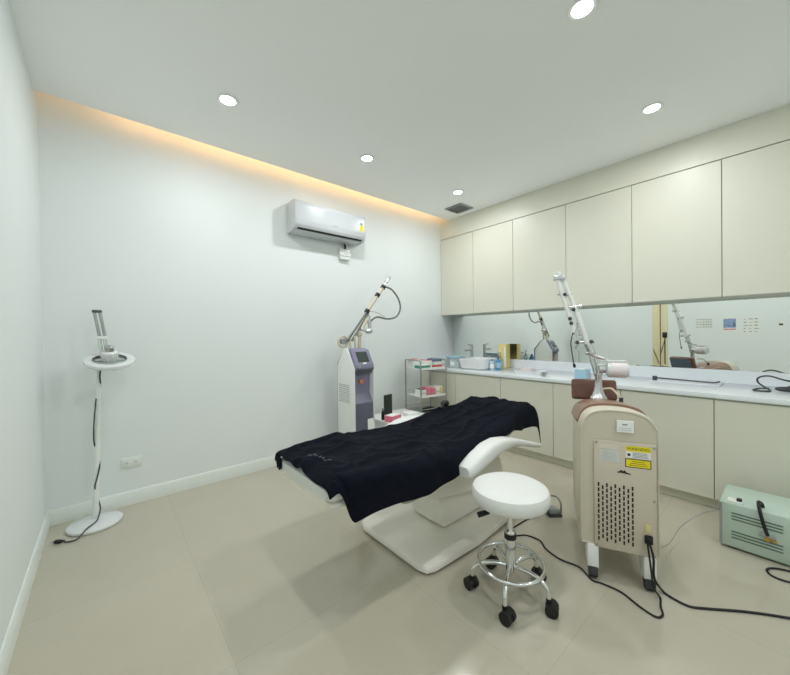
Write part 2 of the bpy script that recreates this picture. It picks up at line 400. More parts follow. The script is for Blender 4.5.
MB().box(-0.045, 0.045, -0.05, 0.05, 0, 0.29, 0.003).build('body', MGOLD, yb)
MB().box(-0.0465, -0.0451, -0.05, -0.02, 0.02, 0.26).build('side_stripe', MPAPER, yb)
MB().box(-0.046, 0.046, -0.051, 0.051, 0.286, 0.294, 0.002, 1).build('lid', MGOLD, yb)
ty = thing('plastic_tray', 'shallow clear tray on the worktop right of the yellow carton', 'tray', (3.72, -1.44, ZC), 0.1)
MB().loft([out(0.09, 0.14, 0.02, 0), out(0.1, 0.15, 0.02, 0.035), out(0.096, 0.146, 0.02, 0.035), out(0.088, 0.138, 0.02, 0.005)]).build('shell', MWHITE2, ty)
tag(MB().loft([[(p[0] * 0.55 + 3.73, p[1] * 0.7 - 1.40, p[2] + ZC + 0.0056) for p in out(0.1, 0.09, 0.03, z)] for z in (0, 0.055)]).build('folded_cloth', MPINKW), 'pale pink folded cloth lying in the clear tray', 'cloth')
cup = thing('metal_cup', 'tiny grey metal cup on the worktop right of the tray', 'cup', (3.62, -1.63, ZC))
MB().lathe([(0.014, 0), (0.018, 0.003), (0.02, 0.035), (0.018, 0.035), (0.016, 0.005)], 20).build('bowl', MSTEEL, cup)
MB().torus((-0.02, 0, 0.02), 0.009, 0.002, 16, 6, rx=PI / 2).build('handle', MSTEEL, cup)
bb = thing('wipes_box', 'pale blue box on the worktop behind the silver laser arm', 'box', (3.72, -1.95, ZC))
MB().box(-0.06, 0.06, -0.05, 0.05, 0, 0.085, 0.004).build('body', MLBLUE, bb)
MB().box(-0.04, 0.04, -0.03, 0.03, 0.0851, 0.09, 0.002, 1).build('lid', MWHITE, bb)

# clear tray with steel rail to the right
rt = thing('instrument_tray', 'white shallow tray with a steel rail on the worktop, right of the large laser', 'tray', (3.97, -2.65, ZC), 0.0)
MB().box(-0.10, 0.14, -0.22, 0.22, 0, 0.012, 0.004).build('plate', MTOP, rt)
MB().tube(smooth_path([(-0.08, 0.2, 0.035), (-0.082, 0.1, 0.034), (-0.082, -0.15, 0.028), (-0.075, -0.19, 0.028), (-0.05, -0.215, 0.036)]), 0.0062, 8).build('rail', MDMET, rt)
MB().box(-0.095, -0.065, 0.17, 0.20, 0.013, 0.05, 0.004).build('rail_clamp', MDGREY, rt)
# headband device with cable
hd = thing('handheld_device', 'black handheld device lying on the worktop at the right edge', 'device', (3.90, -3.24, ZC), 0.25)
MB().loft([[(c[0] * s_, y, 0.02 + c[1] * s_) for c in [(0.03 * math.cos(a), 0.02 * math.sin(a)) for a in [k * PI / 8 for k in range(16)]]] for y, s_ in ((0.09, 0.35), (0.075, 0.7), (0.03, 0.95), (-0.06, 1.0), (-0.12, 0.8), (-0.13, 0.4))]).build('body', MDGREY, hd)
MB().box(-0.012, 0.012, -0.03, 0.03, 0.040, 0.044, 0.002, 1).build('button', MGREYP, hd)
cbp = [(3.86, -3.125, ZC + 0.02), (3.85, -3.08, ZC + 0.016), (3.82, -3.05, ZC + 0.007), (3.79, -3.07, ZC + 0.007), (3.80, -3.12, ZC + 0.007), (3.87, -3.13, ZC + 0.007), (3.93, -3.10, ZC + 0.02), (3.95, -3.07, ZC + 0.045), (3.95, -3.065, ZC + 0.075), (3.94, -3.09, ZC + 0.095), (3.93, -3.13, ZC + 0.10), (3.93, -3.19, ZC + 0.08), (3.97, -3.28, ZC + 0.05), (4.0, -3.34, ZC + 0.007)]
tag(MB().tube(smooth_path(cbp), 0.006, 8).build('coiled_cable', MDMET), 'dark grey cable looped on the worktop beside the black handheld device', 'cable')

# ------------------------------------------------------------------ floor lamp
fl = thing('floor_lamp', 'white standing ring lamp in the left corner of the room', 'floor lamp', (0.245, -0.19, 0))
MB().lathe([(0.138, 0), (0.145, 0.006), (0.145, 0.018), (0.13, 0.028), (0.06, 0.036), (0.02, 0.042)], 48).build('base', MWHITE2, fl)
MB().cyl((0, 0, 0.04), (0.02, 0, 0.62), 0.0165).cyl((0.02, 0, 0.6), (0.034, 0, 1.09), 0.0135).build('pole', MWHITE, fl)
MB().cyl((0.02, 0, 0.60), (0.0205, 0, 0.64), 0.018).build('pole_collar', MWHITE, fl)
rc = Vector((0.092, -0.045, 1.095)); rx = math.radians(20)
mt = Matrix.Translation(rc) @ Matrix.Rotation(rx, 4, 'X')
MB().lathe([(0.092, -0.014), (0.125, -0.016), (0.137, -0.004), (0.135, 0.010), (0.118, 0.017), (0.092, 0.013)], 56, mtx=mt, cap=False).build('ring_head', MWHITE2, fl)
gl = MB().lathe([(0.02, -0.002), (0.0925, -0.004), (0.0925, 0.001), (0.02, 0.001)], 40, mtx=mt)
gl.build('lens_plate', MCLEAR, fl)
hb = MB().lathe([(0.038, 0.0), (0.040, 0.01), (0.040, 0.065), (0.028, 0.072)], 28, mtx=mt)
for k in range(18):
    a = 2 * PI * k / 18; hb.box(-0.0025, 0.0025, 0.038, 0.045, 0.008, 0.062, mtx=mt @ Matrix.Rotation(a, 4, 'Z'))
hb.build('ribbed_hub', MWHITE, fl)
MB().lathe([(0.015, 0.072), (0.024, 0.075), (0.024, 0.10), (0.016, 0.108)], 20, mtx=mt).build('knob', MSTEEL, fl)
MB().box(-0.012, 0.012, 0.03, 0.1, 0.0, 0.02, 0.003, mtx=mt).box(-0.1, 0.1, -0.008, 0.008, -0.012, 0.0, 0.002, 1, mtx=mt).build('head_bracket', MWHITE, fl)
ar = MB()
for dx in (-0.014, 0.014): ar.cyl((0.066 + dx, -0.01, 1.12), (0.054 + dx, -0.01, 1.25), 0.0115, n=14)
ar.build('lower_arm', MCHROME, fl)
ar = MB()
for dx in (-0.013, 0.015): ar.cyl((0.056 + dx, -0.01, 1.25), (0.030 + dx, -0.01, 1.425), 0.0095, n=14)
ar.build('upper_arm', MSTEEL, fl)
MB().box(0.005, 0.057, -0.024, 0.004, 1.42, 1.438, 0.004).build('arm_cap', MDMET, fl)
MB().box(0.028, 0.080, -0.026, 0.006, 1.240, 1.262, 0.004).build('arm_joint', MWHITE, fl)
pts = [(0.290, -0.217, 1.06), (0.284, -0.214, 0.99), (0.286, -0.20, 0.95), (0.284, -0.163, 0.92), (0.272, -0.17, 0.875), (0.262, -0.20, 0.84), (0.258, -0.216, 0.80), (0.25, -0.214, 0.70), (0.246, -0.212, 0.60), (0.25, -0.20, 0.53), (0.262, -0.165, 0.47), (0.272, -0.18, 0.42), (0.273, -0.205, 0.385), (0.262, -0.214, 0.33), (0.247, -0.212, 0.26), (0.255, -0.175, 0.20), (0.262, -0.165, 0.15), (0.272, -0.19, 0.10), (0.262, -0.225, 0.06), (0.25, -0.25, 0.042), (0.205, -0.31, 0.036), (0.165, -0.36, 0.012), (0.13, -0.355, 0.006), (0.105, -0.34, 0.006)]
tag(MB().tube(smooth_path(pts), 0.0042, 8).build('lamp_cable', MDGREY), 'thin dark cable running down the floor lamp pole to the floor', 'cable')
pg = thing('power_plug', 'black power plug lying on the floor by the left wall', 'plug', (0.085, -0.325, 0.012), 2.6)
MB().loft([[(x, 0.012 * s_ * math.cos(k * PI / 6), 0.011 * s_ * math.sin(k * PI / 6)) for k in range(12)] for x, s_ in ((-0.025, 0.4), (-0.01, 0.7), (0.0, 1.0), (0.025, 1.0), (0.028, 0.8))]).build('body', MBLACK, pg)
MB().cyl((0.028, 0.005, 0), (0.045, 0.005, 0), 0.002, n=8).cyl((0.028, -0.005, 0), (0.045, -0.005, 0), 0.002, n=8).build('pins', MSTEEL, pg)

# ------------------------------------------------------------------ treatment bed
YB = -1.72
bed = thing('treatment_bed', 'white motorised treatment bed on a broad flat base in mid room', 'treatment bed', (0, 0, 0))
# base plate
bp = [(1.60, -2.03), (1.95, -2.045), (2.30, -2.02), (2.42, -1.97), (2.46, -1.90), (2.46, -1.52), (2.42, -1.46), (2.3, -1.42), (1.95, -1.39), (1.64, -1.385), (1.565, -1.41), (1.535, -1.47), (1.535, -1.96), (1.55, -2.01)]
def sc(pts, k, z): 
    cx, cy = 2.0, YB
    return [(cx + (x - cx) * k, cy + (y - cy) * (k - (1 - k)), z) for x, y in pts]
MB().loft([sc(bp, 0.97, 0.012), sc(bp, 1.0, 0.016), sc(bp, 1.0, 0.034), sc(bp, 0.988, 0.046), sc(bp, 0.95, 0.052)]).build('base_plate', MBASE, bed)
for x, y in ((1.6, -1.96), (1.6, -1.46), (2.38, -1.93), (2.38, -1.5)): MB().cyl((x, y, 0), (x, y, 0.013), 0.022).build('foot_pad', MBLACK, bed)
MB().prism([(1.86, 0.064), (2.38, 0.064), (2.36, 0.44), (1.78, 0.44)], 1, YB - 0.14, YB + 0.14, 0.02, 3).build('lift_column', MSHELL, bed)
MB().prism([(1.70, 0.30), (2.30, 0.20), (2.44, 0.28), (2.36, 0.47), (1.62, 0.46)], 1, YB - 0.19, YB + 0.19, 0.02, 3).build('column_cover', MSHELL, bed)
MB().tube(smooth_path([(1.42, -1.93, 0.45), (1.43, -1.95, 0.415), (1.46, -1.955, 0.395), (1.56, -1.955, 0.395), (1.62, -1.93, 0.44)]), 0.007, 8).build('side_rail', MSTEEL, bed)

zt = [(0.98, 0.618), (1.10, 0.628), (1.32, 0.636), (1.50, 0.603), (1.70, 0.592), (1.90, 0.598), (2.10, 0.618), (2.30, 0.640), (2.42, 0.655), (2.52, 0.668), (2.62, 0.676), (2.76, 0.668), (2.86, 0.645)]
def interp(tb, x):
    if x <= tb[0][0]: return tb[0][1]
    for (a, b_), (c, d_) in zip(tb, tb[1:]):
        if x <= c:
            t = (x - a) / (c - a); t = t * t * (3 - 2 * t) if False else t
            return b_ + (d_ - b_) * t
    return tb[-1][1]
hw = [(0.98, 0.262), (1.1, 0.285), (1.35, 0.305), (2.2, 0.305), (2.4, 0.27), (2.55, 0.235), (2.86, 0.225)]
def cushion(x0, x1, th, n=14, ends=0.02, m=MCUSH, name='cushion', dz=-0.006):
    secs = []
    for i in range(n + 1):
        x = x0 + (x1 - x0) * i / n; e = min(x - x0, x1 - x); k = 1 - max(0, (ends - e) / ends) ** 2 * 0.35
        z1 = interp(zt, x) + dz; h = th * k; W = interp(hw, x) - (1 - k) * 0.04; zc = z1 - th / 2; r = min(0.028, h * 0.45)
        sec = []
        for (sy, sz, a0) in ((1, 1, 0), (-1, 1, 90), (-1, -1, 180), (1, -1, 270)):
            for q in (0, 30, 60, 90):
                a = math.radians(a0 + q); sec.append((x, YB + sy * (W - r) + r * math.cos(a), zc + sz * (h / 2 - r) + r * math.sin(a)))
        secs.append(sec)
    return MB().loft(secs).build(name, m, bed)
cushion(1.0, 1.49, 0.075, name='leg_cushion'); cushion(1.50, 2.02, 0.085, name='seat_cushion'); cushion(2.03, 2.46, 0.085, name='back_cushion')
cushion(2.47, 2.85, 0.075, name='headrest_cushion')
cushion(1.02, 1.48, 0.02, m=MSHELL, name='leg_support', dz=-0.083); cushion(1.5, 2.45, 0.025, m=MSHELL, name='seat_frame', dz=-0.093)
cushion(2.44, 2.80, 0.022, m=MSHELL, name='headrest_plate', dz=-0.083)
MB().prism([(1.6, 0.47), (2.35, 0.48), (2.35, 0.535), (1.6, 0.49)], 1, YB - 0.13, YB + 0.13, 0.01).build('mounting_frame', MDMET, bed)
def armrest(sgn, nm):
    yc = YB + sgn * 0.375
    st = [(1.745, 0.54, 0.05, 0.04), (1.765, 0.55, 0.075, 0.05), (1.84, 0.582, 0.085, 0.052), (1.96, 0.616, 0.085, 0.052), (2.06, 0.625, 0.07, 0.052), (2.18, 0.608, 0.05, 0.052), (2.32, 0.568, 0.038, 0.052), (2.46, 0.522, 0.032, 0.05), (2.53, 0.50, 0.024, 0.042)]
    secs = []
    for x, z1, th, W in st:
        r = min(th * 0.42, 0.02); sec = []
        for (sy, sz, a0) in ((1, 1, 0), (-1, 1, 90), (-1, -1, 180), (1, -1, 270)):
            for q in (0, 30, 60, 90):
                a = math.radians(a0 + q); sec.append((x, yc + sy * (W - r) + r * math.cos(a), z1 - th / 2 + sz * (th / 2 - r) + r * math.sin(a)))
        secs.append(sec)
    MB().loft(secs).build('armrest', MCUSH, bed)
    MB().box(1.85, 1.92, min(yc, YB + sgn * 0.2), max(yc, YB + sgn * 0.2), 0.475, 0.505, 0.006).build('armrest_bracket', MDMET, bed)
armrest(-1, 'near'); armrest(1, 'far')

# towel draped over it
def towel():
    b_ = bmesh.new(); NX, NY = 120, 60; x0, x1 = 0.992, 2.845
    hem = [(0.97, 0.02), (1.045, 0.02), (1.075, 0.165), (1.2, 0.155), (1.4, 0.155), (1.6, 0.13), (1.87, 0.085), (2.0, 0.045), (2.15, 0.03), (2.35, 0.045), (2.5, 0.10), (2.7, 0.115), (2.78, 0.13), (2.88, 0.18)]
    grid = []
    for i in range(NX + 1):
        u = i / NX; x = x0 + (x1 - x0) * u; row = []
        z = interp(zt, min(x, 2.85)) * 0.5 + 0.25 * (interp(zt, min(x - 0.03, 2.85)) + interp(zt, min(x + 0.03, 2.85)))
        W = interp(hw, x) + 0.012; hm = interp(hem, x)
        top = 2 * W; far = 0.035
        tot = far + top + hm
        for j in range(NY + 1):
            s_ = j / NY * tot
            if s_ < far: y = YB + W + 0.004; zz = z - (far - s_)
            elif s_ < far + top: y = YB + W - (s_ - far); zz = z
            else: y = YB - W - 0.006 - 0.10 * (s_ - far - top); zz = z - (s_ - far - top)
            # round the edges
            d1 = abs(s_ - far); d2 = abs(s_ - far - top)
            if d1 < 0.03: zz -= (0.03 - d1) * 0.18
            if d2 < 0.03: zz -= (0.03 - d2) * 0.18
            p = Vector((x * 2.2, y * 5.0, 0.3))
            wv = noise.noise(p * 1.7) * 0.5 + noise.noise(Vector((x * 3 + y * 5, y * 9 - x * 2.0, 4.1))) * 0.5
            rd = 1 - abs(noise.noise(Vector((x * 2.6 + y * 2.2, y * 7.0 - x * 1.4, 9.7)))) * 2.2
            rd = max(0, rd) ** 4
            rd2 = max(0, 1 - abs(noise.noise(Vector((x * 5.5 - y * 2.0, y * 6.0 + x * 3.0, 2.7)))) * 2.6) ** 5
            k = 0.007 + 0.009 * (wv + 0.5) + 0.022 * rd + 0.012 * rd2
            if s_ > far + top: yy = y - 0.014 * (0.5 + noise.noise(Vector((x * 9, s_ * 2, 1.2)))) - 0.002; zz2 = zz + 0.005 * noise.noise(Vector((x * 4, 3.3, 0)))
            elif s_ < far: yy = y + k * 0.3; zz2 = zz + 0.008
            else: yy = y; zz2 = zz + k
            if 2.50 < x < 2.84 and far < s_ < far + top:      # folded thick band over the headrest
                zz2 += 0.016 * min(1, (x - 2.50) / 0.03) * min(1, (2.84 - x) / 0.02)
            xx = x + 0.010 * noise.noise(Vector((y * 6, x, 5)))
            if i > NX - 5: zz2 -= (i - NX + 5) ** 2 * 0.0035; xx -= 0.002 * (i - NX + 5) ** 2 * 0.5
            if i < 4: zz2 -= (4 - i) ** 2 * 0.0012
            row.append(b_.verts.new((xx, yy, zz2)))
        grid.append(row)
    for i in range(NX):
        for j in range(NY): b_.faces.new((grid[i][j], grid[i + 1][j], grid[i + 1][j + 1], grid[i][j + 1]))
    bmesh.ops.recalc_face_normals(b_, faces=b_.faces)
    for f_ in b_.faces: f_.smooth = True
    me = bpy.data.meshes.new('towel'); b_.to_mesh(me); b_.free(); me.materials.append(MTOWEL)
    o = bpy.data.objects.new('towel', me); COL.objects.link(o)
    m_ = o.modifiers.new('solid', 'SOLIDIFY'); m_.thickness = 0.006; m_.offset = 1
    m_ = o.modifiers.new('sub', 'SUBSURF'); m_.levels = 1; m_.render_levels = 1
    return tag(o, 'navy blue towel spread rumpled over the whole treatment bed', 'towel')
tw = towel()
hc = MB()      # corner of the towel hanging off the far left end
hc.prism([(0.0, 0.0), (0.0, -0.05), (0.02, -0.066), (0.035, -0.05), (0.045, -0.062), (0.06, -0.02), (0.06, 0.0)], 0, -0.004, 0.004)
o = hc.build('hanging_corner', MTOWEL, tw); o.location = (0.992, -1.52, 0.618)
em = MB()
dg_ = bpy.context.evaluated_depsgraph_get(); te = tw.evaluated_get(dg_)
for (x, y, dx, dy) in ((1.075, -1.655, 0.014, 0.010), (1.078, -1.672, 0.006, 0.016), (1.08, -1.70, 0.014, 0.008), (1.084, -1.716, 0.005, 0.016), (1.086, -1.75, 0.013, 0.009), (1.09, -1.772, 0.013, 0.009), (1.09, -1.79, 0.006, 0.014), (1.093, -1.815, 0.014, 0.008), (1.096, -1.835, 0.006, 0.012)):
    ok, p_, n_, f_i = te.ray_cast(Vector((x + dx / 2, y - dy / 2, 1.0)), Vector((0, 0, -1)))
    z_ = p_.z if ok else 0.66
    em.box(x, x + dx, y - dy, y, z_ + 0.0003, z_ + 0.0035)
em.build('embroidered_mark', MTHREAD, tw)

# ------------------------------------------------------------------ stool
st = thing('rolling_stool', 'white round stool with chrome five-castor base in the foreground', 'stool', (1.775, -2.352, 0))
MB().lathe([(0.02, 0.438), (0.150, 0.438), (0.168, 0.447), (0.178, 0.465), (0.179, 0.492), (0.171, 0.512), (0.148, 0.524), (0.10, 0.530), (0.01, 0.531)], 64).build('seat', MCUSH, st)
MB().lathe([(0.09, 0.424), (0.11, 0.424), (0.11, 0.4378), (0.02, 0.4378)], 32).build('seat_plate', MDMET, st)
MB().cyl((0, 0, 0.29), (0, 0, 0.43), 0.0135).build('gas_piston', MCHROME, st)
MB().lathe([(0.020, 0.115), (0.025, 0.12), (0.025, 0.30), (0.022, 0.304)], 28).build('column', MCHROME, st)
MB().lathe([(0.0255, 0.265), (0.028, 0.267), (0.028, 0.29), (0.0255, 0.292)], 28, cap=False).build('column_collar', MBLACK, st)
MB().torus((0, 0, 0.150), 0.150, 0.0085, 64, 12).build('foot_ring', MCHROME, st)
for k in range(5):
    a = math.radians(59 + 72 * k); c_, s_ = math.cos(a), math.sin(a)
    pl = [(0.02, 0.135), (0.07, 0.142), (0.12, 0.138), (0.15, 0.128), (0.172, 0.105), (0.178, 0.068)]
    MB().tube(smooth_path([(r * c_, r * s_, z) for r, z in pl], 5), 0.0105, 12).build('leg', MCHROME, st)
    cs = MB(); wx, wy = 0.178 * c_, 0.178 * s_
    ca = a + [0.6, -0.9, 1.2, 0.3, -0.4][k]; px, py = -math.sin(ca), math.cos(ca)
    hx, hy = wx + 0.012 * math.cos(ca), wy + 0.012 * math.sin(ca)
    for sg in (-1, 1): cs.cyl((hx + px * sg * 0.007, hy + py * sg * 0.007, 0.028), (hx + px * sg * 0.026, hy + py * sg * 0.026, 0.028), 0.028, n=22)
    cs.cyl((wx, wy, 0.035), (wx, wy, 0.07), 0.012).sphere((hx, hy, 0.034), 0.024, n=14)
    cs.build('castor', MBLACK, st)
MB().tube([(0.01, 0.0, 0.418), (-0.06, -0.01 + 0.03, 0.418), (-0.115, 0.06, 0.405)], 0.005, 8).build('height_lever', MSTEEL, st)
MB().cyl((-0.10, 0.05, 0.408), (-0.145, 0.08, 0.396), 0.011, 0.013, 12).build('lever_grip', MBLACK, st)

# ------------------------------------------------------------------ large laser machine (local x = right, y = back)
th = math.radians(25.5)
L2 = thing('laser_machine', 'large cream laser machine on castors with a grilled back panel', 'laser machine', (2.232, -2.69, 0), th - PI / 2)
body = [(-0.182, 0.16), (-0.186, 0.30), (-0.184, 0.70), (-0.176, 0.785), (-0.150, 0.835), (-0.105, 0.860), (-0.03, 0.868), (0.05, 0.861), (0.11, 0.836), (0.142, 0.79), (0.15, 0.73), (0.152, 0.20), (0.148, 0.16)]
body = [(p.x, p.z) for p in smooth_path([(a, 0, b2) for a, b2 in body], 3)]
def bsec(y, k, dz, zb):
    return [(-0.017 + (x + 0.017) * k, y, max(zb, z) if z < zb else (z if z < 0.5 else 0.5 + (z - 0.5) * (1 - dz))) for x, z in body]
MB().loft([bsec(0.004, 0.93, 0.05, 0.18), bsec(0.0, 0.95, 0.035, 0.178), bsec(0.0, 0.97, 0.02, 0.175), bsec(0.022, 1.0, 0.0, 0.165), bsec(0.30, 1.0, 0.08, 0.13), bsec(0.50, 1.0, 0.17, 0.11), bsec(0.58, 0.97, 0.22, 0.11), bsec(0.60, 0.9, 0.27, 0.13)]).build('shell', MLASER, L2)
MB().box(-0.122, 0.135, -0.008, 0.001, 0.168, 0.708, 0.004, 2).build('back_panel', MPANEL, L2)
sl = MB()
for c_ in range(9):
    for r_ in range(11 if c_ % 2 == 0 else 10):
        x = -0.103 + c_ * 0.0178; z = 0.487 - r_ * 0.0272 - (0.0136 if c_ % 2 else 0)
        sl.box(x - 0.0036, x + 0.0036, -0.0092, -0.0081, z - 0.0095, z + 0.0095)
sl.build('vent_grille', MHOLE, L2)
for x, z in ((-0.112, 0.698), (0.126, 0.692), (-0.112, 0.18), (0.126, 0.18), (-0.112, 0.33), (0.126, 0.44)):
    MB().cyl((x, -0.0105, z), (x, -0.0081, z), 0.005, n=12).build('screw', MSTEEL, L2)
lb = MB().box(0.012, 0.112, -0.0092, -0.0081, 0.636, 0.684).build('warning_sign', MPAPER, L2)
MB().box(0.012, 0.112, -0.0096, -0.0093, 0.668, 0.694).build('yellow_header', MYEL, lb)
def text(body_, size, loc, m, parent, name, xs=1.0):
    cu = bpy.data.curves.new(name, 'FONT'); cu.body = body_; cu.size = size; cu.align_x = 'CENTER'; cu.align_y = 'CENTER'; cu.extrude = 0.0002; cu.resolution_u = 2
    o_ = bpy.data.objects.new(name, cu); COL.objects.link(o_)
    dg = bpy.context.evaluated_depsgraph_get(); me = bpy.data.meshes.new_from_object(o_.evaluated_get(dg))
    bpy.data.objects.remove(o_); o2 = bpy.data.objects.new(name, me); COL.objects.link(o2); me.materials.append(m)
    me.transform(Matrix.Rotation(PI / 2, 4, 'X') @ Matrix.Diagonal((xs, 1, 1, 1)))
    o2.location = loc; o2.parent = parent; return o2
text('WARNING', 0.019, (0.062, -0.00985, 0.681), MINK, lb, 'warning_text')
MB().cyl((0.025, -0.0096, 0.651), (0.025, -0.0093, 0.651), 0.007, n=16).build('laser_symbol', MINK, lb)
tl = MB()
for r_ in range(4): tl.box(0.040, 0.104 - 0.006 * (r_ % 2), -0.0096, -0.0093, 0.6405 + r_ * 0.0065, 0.6432 + r_ * 0.0065)
tl.build('text_lines', MGINK, lb)
yl = MB().box(0.010, 0.114, -0.0092, -0.0081, 0.590, 0.632).build('hazard_label', MINK, L2)
MB().box(0.0135, 0.1105, -0.0096, -0.0093, 0.5935, 0.6285).build('yellow_field', MYEL, yl)
tl = MB()
for r_ in range(3): tl.box(0.024 + 0.006 * r_, 0.10 - 0.006 * r_, -0.0099, -0.0097, 0.600 + r_ * 0.009, 0.6032 + r_ * 0.009)
tl.build('text_lines', mat('olive_ink', (150, 132, 30), 0.6), yl)
tp = MB().box(-0.096, -0.016, -0.0092, -0.0081, 0.604, 0.664).build('rating_plate', MPAPER, L2); tp.active_material = mat('plate_silver', (206, 208, 204), 0.4)
tl = MB()
for r_ in range(5): tl.box(-0.088, -0.026, -0.0096, -0.0093, 0.612 + r_ * 0.0095, 0.6135 + r_ * 0.0095)
tl.build('text_lines', MGREYP, tp)
tp = MB().box(-0.10, -0.02, -0.0092, -0.0081, 0.668, 0.690).build('serial_sticker', mat('sticker_pale', (214, 208, 194), 0.5), L2)
tp = MB().box(-0.024, 0.046, -0.0105, -0.0, 0.757, 0.813, 0.001, 1).build('paper_sticker', MPAPER, L2); tp.active_material = tp.active_material
tl = MB().box(-0.002, 0.020, -0.0109, -0.0106, 0.792, 0.798)
for r_ in range(2): tl.box(-0.016, 0.038, -0.0109, -0.0106, 0.767 + r_ * 0.01, 0.7685 + r_ * 0.01)
tl.build('text_lines', MGINK, tp)
lg = MB().prism([(-0.023, 0.560), (-0.012, 0.566), (-0.008, 0.573), (0.0, 0.566), (0.008, 0.572), (0.014, 0.563), (0.033, 0.557), (0.033, 0.553), (0.01, 0.556), (-0.01, 0.558), (-0.023, 0.556)], 1, -0.0095, -0.0081)
lg.build('logo_mark', MINK, L2)
MB().box(0.085, 0.118, -0.02, -0.008, 0.235, 0.275, 0.004).build('power_inlet', MBLACK, L2)
MB().box(0.088, 0.112, -0.012, -0.008, 0.285, 0.325, 0.003).build('fuse_holder', mat('fuse_ivory', (206, 198, 140), 0.4), L2)
# feet
for x, y, nm in ((-0.150, 0.05, 0), (0.088, 0.05, 1), (-0.150, 0.54, 0), (0.115, 0.54, 1)):
    leg = MB().prism([(y - 0.055, 0.175), (y + 0.06, 0.175), (y + 0.045, 0.055), (y - 0.02, 0.045), (y - 0.062, 0.06)], 0, x - 0.004, x + 0.046 if y < 0.3 else x + 0.05, 0.006, 2).build('foot', MWHITE, L2)
    wh = MB().cyl((x + 0.002, y - 0.03, 0.034), (x + 0.04, y - 0.03, 0.034), 0.034, n=26)
    wh.build('castor_wheel', MBLACK, leg)
    MB().box(x + 0.0, x + 0.042, y - 0.066, y - 0.056, 0.02, 0.066, 0.003).build('wheel_guard', MDGREY, leg)
# brown top deck
dk = [bsec(0.14, 1.012, 0.0, 0.76), bsec(0.18, 1.025, 0.0, 0.76), bsec(0.34, 1.03, 0.05, 0.74), bsec(0.50, 1.03, 0.11, 0.72), bsec(0.60, 1.02, 0.17, 0.70), bsec(0.62, 0.94, 0.22, 0.70)]
MB().loft(dk).build('top_deck', MBROWN2, L2)
mtd = Matrix.Translation((-0.052, 0.60, 0.782)) @ Matrix.Rotation(math.radians(-18), 4, 'X')
dsp = MB().box(-0.13, 0.13, -0.02, 0.035, 0.02, 0.155, 0.016, 3, mtx=mtd).build('display', MBROWN, L2)
MB().box(-0.11, 0.11, 0.0352, 0.038, 0.035, 0.14, 0.001, 1, mtx=mtd).build('screen', MSBLUE, dsp)
MB().box(-0.05, 0.05, -0.01, 0.02, -0.02, 0.019, 0.005, 1, mtx=mtd).build('display_neck', MDGREY, dsp)
# column
cl = MB().lathe([(0.048, 0.0), (0.048, 0.014), (0.036, 0.03), (0.027, 0.055), (0.021, 0.09), (0.019, 0.15), (0.022, 0.155), (0.022, 0.17)], 32, c=(-0.040, 0.49, 0.822))
cl.build('arm_column', MSILV, L2)
ARM = thing('articulated_arm', 'tall silver articulated laser arm rising from the large cream machine', 'laser arm') if False else None
def P2(x, y, z): return (x, y, z)
A = MB(); YA = 0.50
def V2(x, z, dy=0.0): return Vector((x, YA + dy, z))
A.cyl(V2(-0.238, 1.60), V2(-0.166, 1.405), 0.0135, n=20).cyl(V2(-0.166, 1.405), V2(-0.098, 1.17), 0.0155, n=20)
A.build('main_tube', MARMW, L2)
MB().cyl(V2(-0.272, 1.61, -0.012), V2(-0.205, 1.37, -0.012), 0.0125, n=20).cyl(V2(-0.205, 1.37, -0.012), V2(-0.173, 1.245, -0.012), 0.016, 0.013, n=20).build('second_tube', MARMW, L2)
MB().box(-0.292, -0.222, YA - 0.03, YA + 0.018, 1.588, 1.618, 0.005).build('top_yoke', MSILV, L2)
MB().cyl(V2(-0.255, 1.612), V2(-0.258, 1.645), 0.014).build('top_mirror_housing', MWHITE, L2)
for c0, c1, r in ((V2(-0.268, 1.50, -0.01), V2(-0.185, 1.488), 0.011), (V2(-0.195, 1.405), V2(-0.13, 1.412), 0.014), (V2(-0.172, 1.182), V2(-0.06, 1.184), 0.008), (V2(-0.11, 1.118), V2(0.005, 1.075), 0.012), (V2(-0.16, 1.225, -0.01), V2(-0.16, 1.26, -0.01), 0.017)):
    MB().cyl(c0, c1, r, n=16).build('clamp', MSILV, L2)
for c in (V2(-0.176, 1.392, -0.018), V2(-0.197, 1.335, -0.028), V2(-0.190, 1.305, -0.028), V2(-0.226, 1.492, -0.02), V2(-0.077, 1.188, -0.015), V2(-0.155, 1.182, -0.01)):
    MB().sphere(c, 0.0115, n=12).build('joint_screw', MDGREY, L2)
MB().cyl(V2(-0.098, 1.175), V2(-0.075, 1.118), 0.022, n=20).sphere(V2(-0.078, 1.118), 0.023, n=16).build('elbow_joint', MSILV, L2)
MB().cyl(V2(-0.088, 1.12), V2(-0.052, 0.97), 0.010).cyl(V2(-0.062, 1.12), V2(-0.036, 0.98), 0.009).build('lower_tube', MSILV, L2)
MB().tube(smooth_path([(-0.18, YA - 0.012, 1.245), (-0.192, YA - 0.015, 1.18), (-0.186, YA - 0.02, 1.11), (-0.176, YA - 0.02, 1.04)]), 0.0035, 8).build('sensor_cable', MDGREY, L2)
MB().cyl((-0.176, YA - 0.02, 1.045), (-0.172, YA - 0.02, 1.022), 0.008, n=10).build('cable_plug', MBLACK, L2)
MB().cyl((-0.035, YA, 1.015), (0.0, YA, 1.015), 0.024, n=24).build('shoulder_joint', MSILV, L2)
MB().lathe([(0.030, 0.0), (0.044, 0.008), (0.046, 0.02), (0.046, 0.105), (0.040, 0.116), (0.01, 0.12)], 36, mtx=Matrix.Translation((0.002, YA, 1.012)) @ Matrix.Rotation(PI / 2, 4, 'Y')).build('counterweight', MWHITE2, L2)
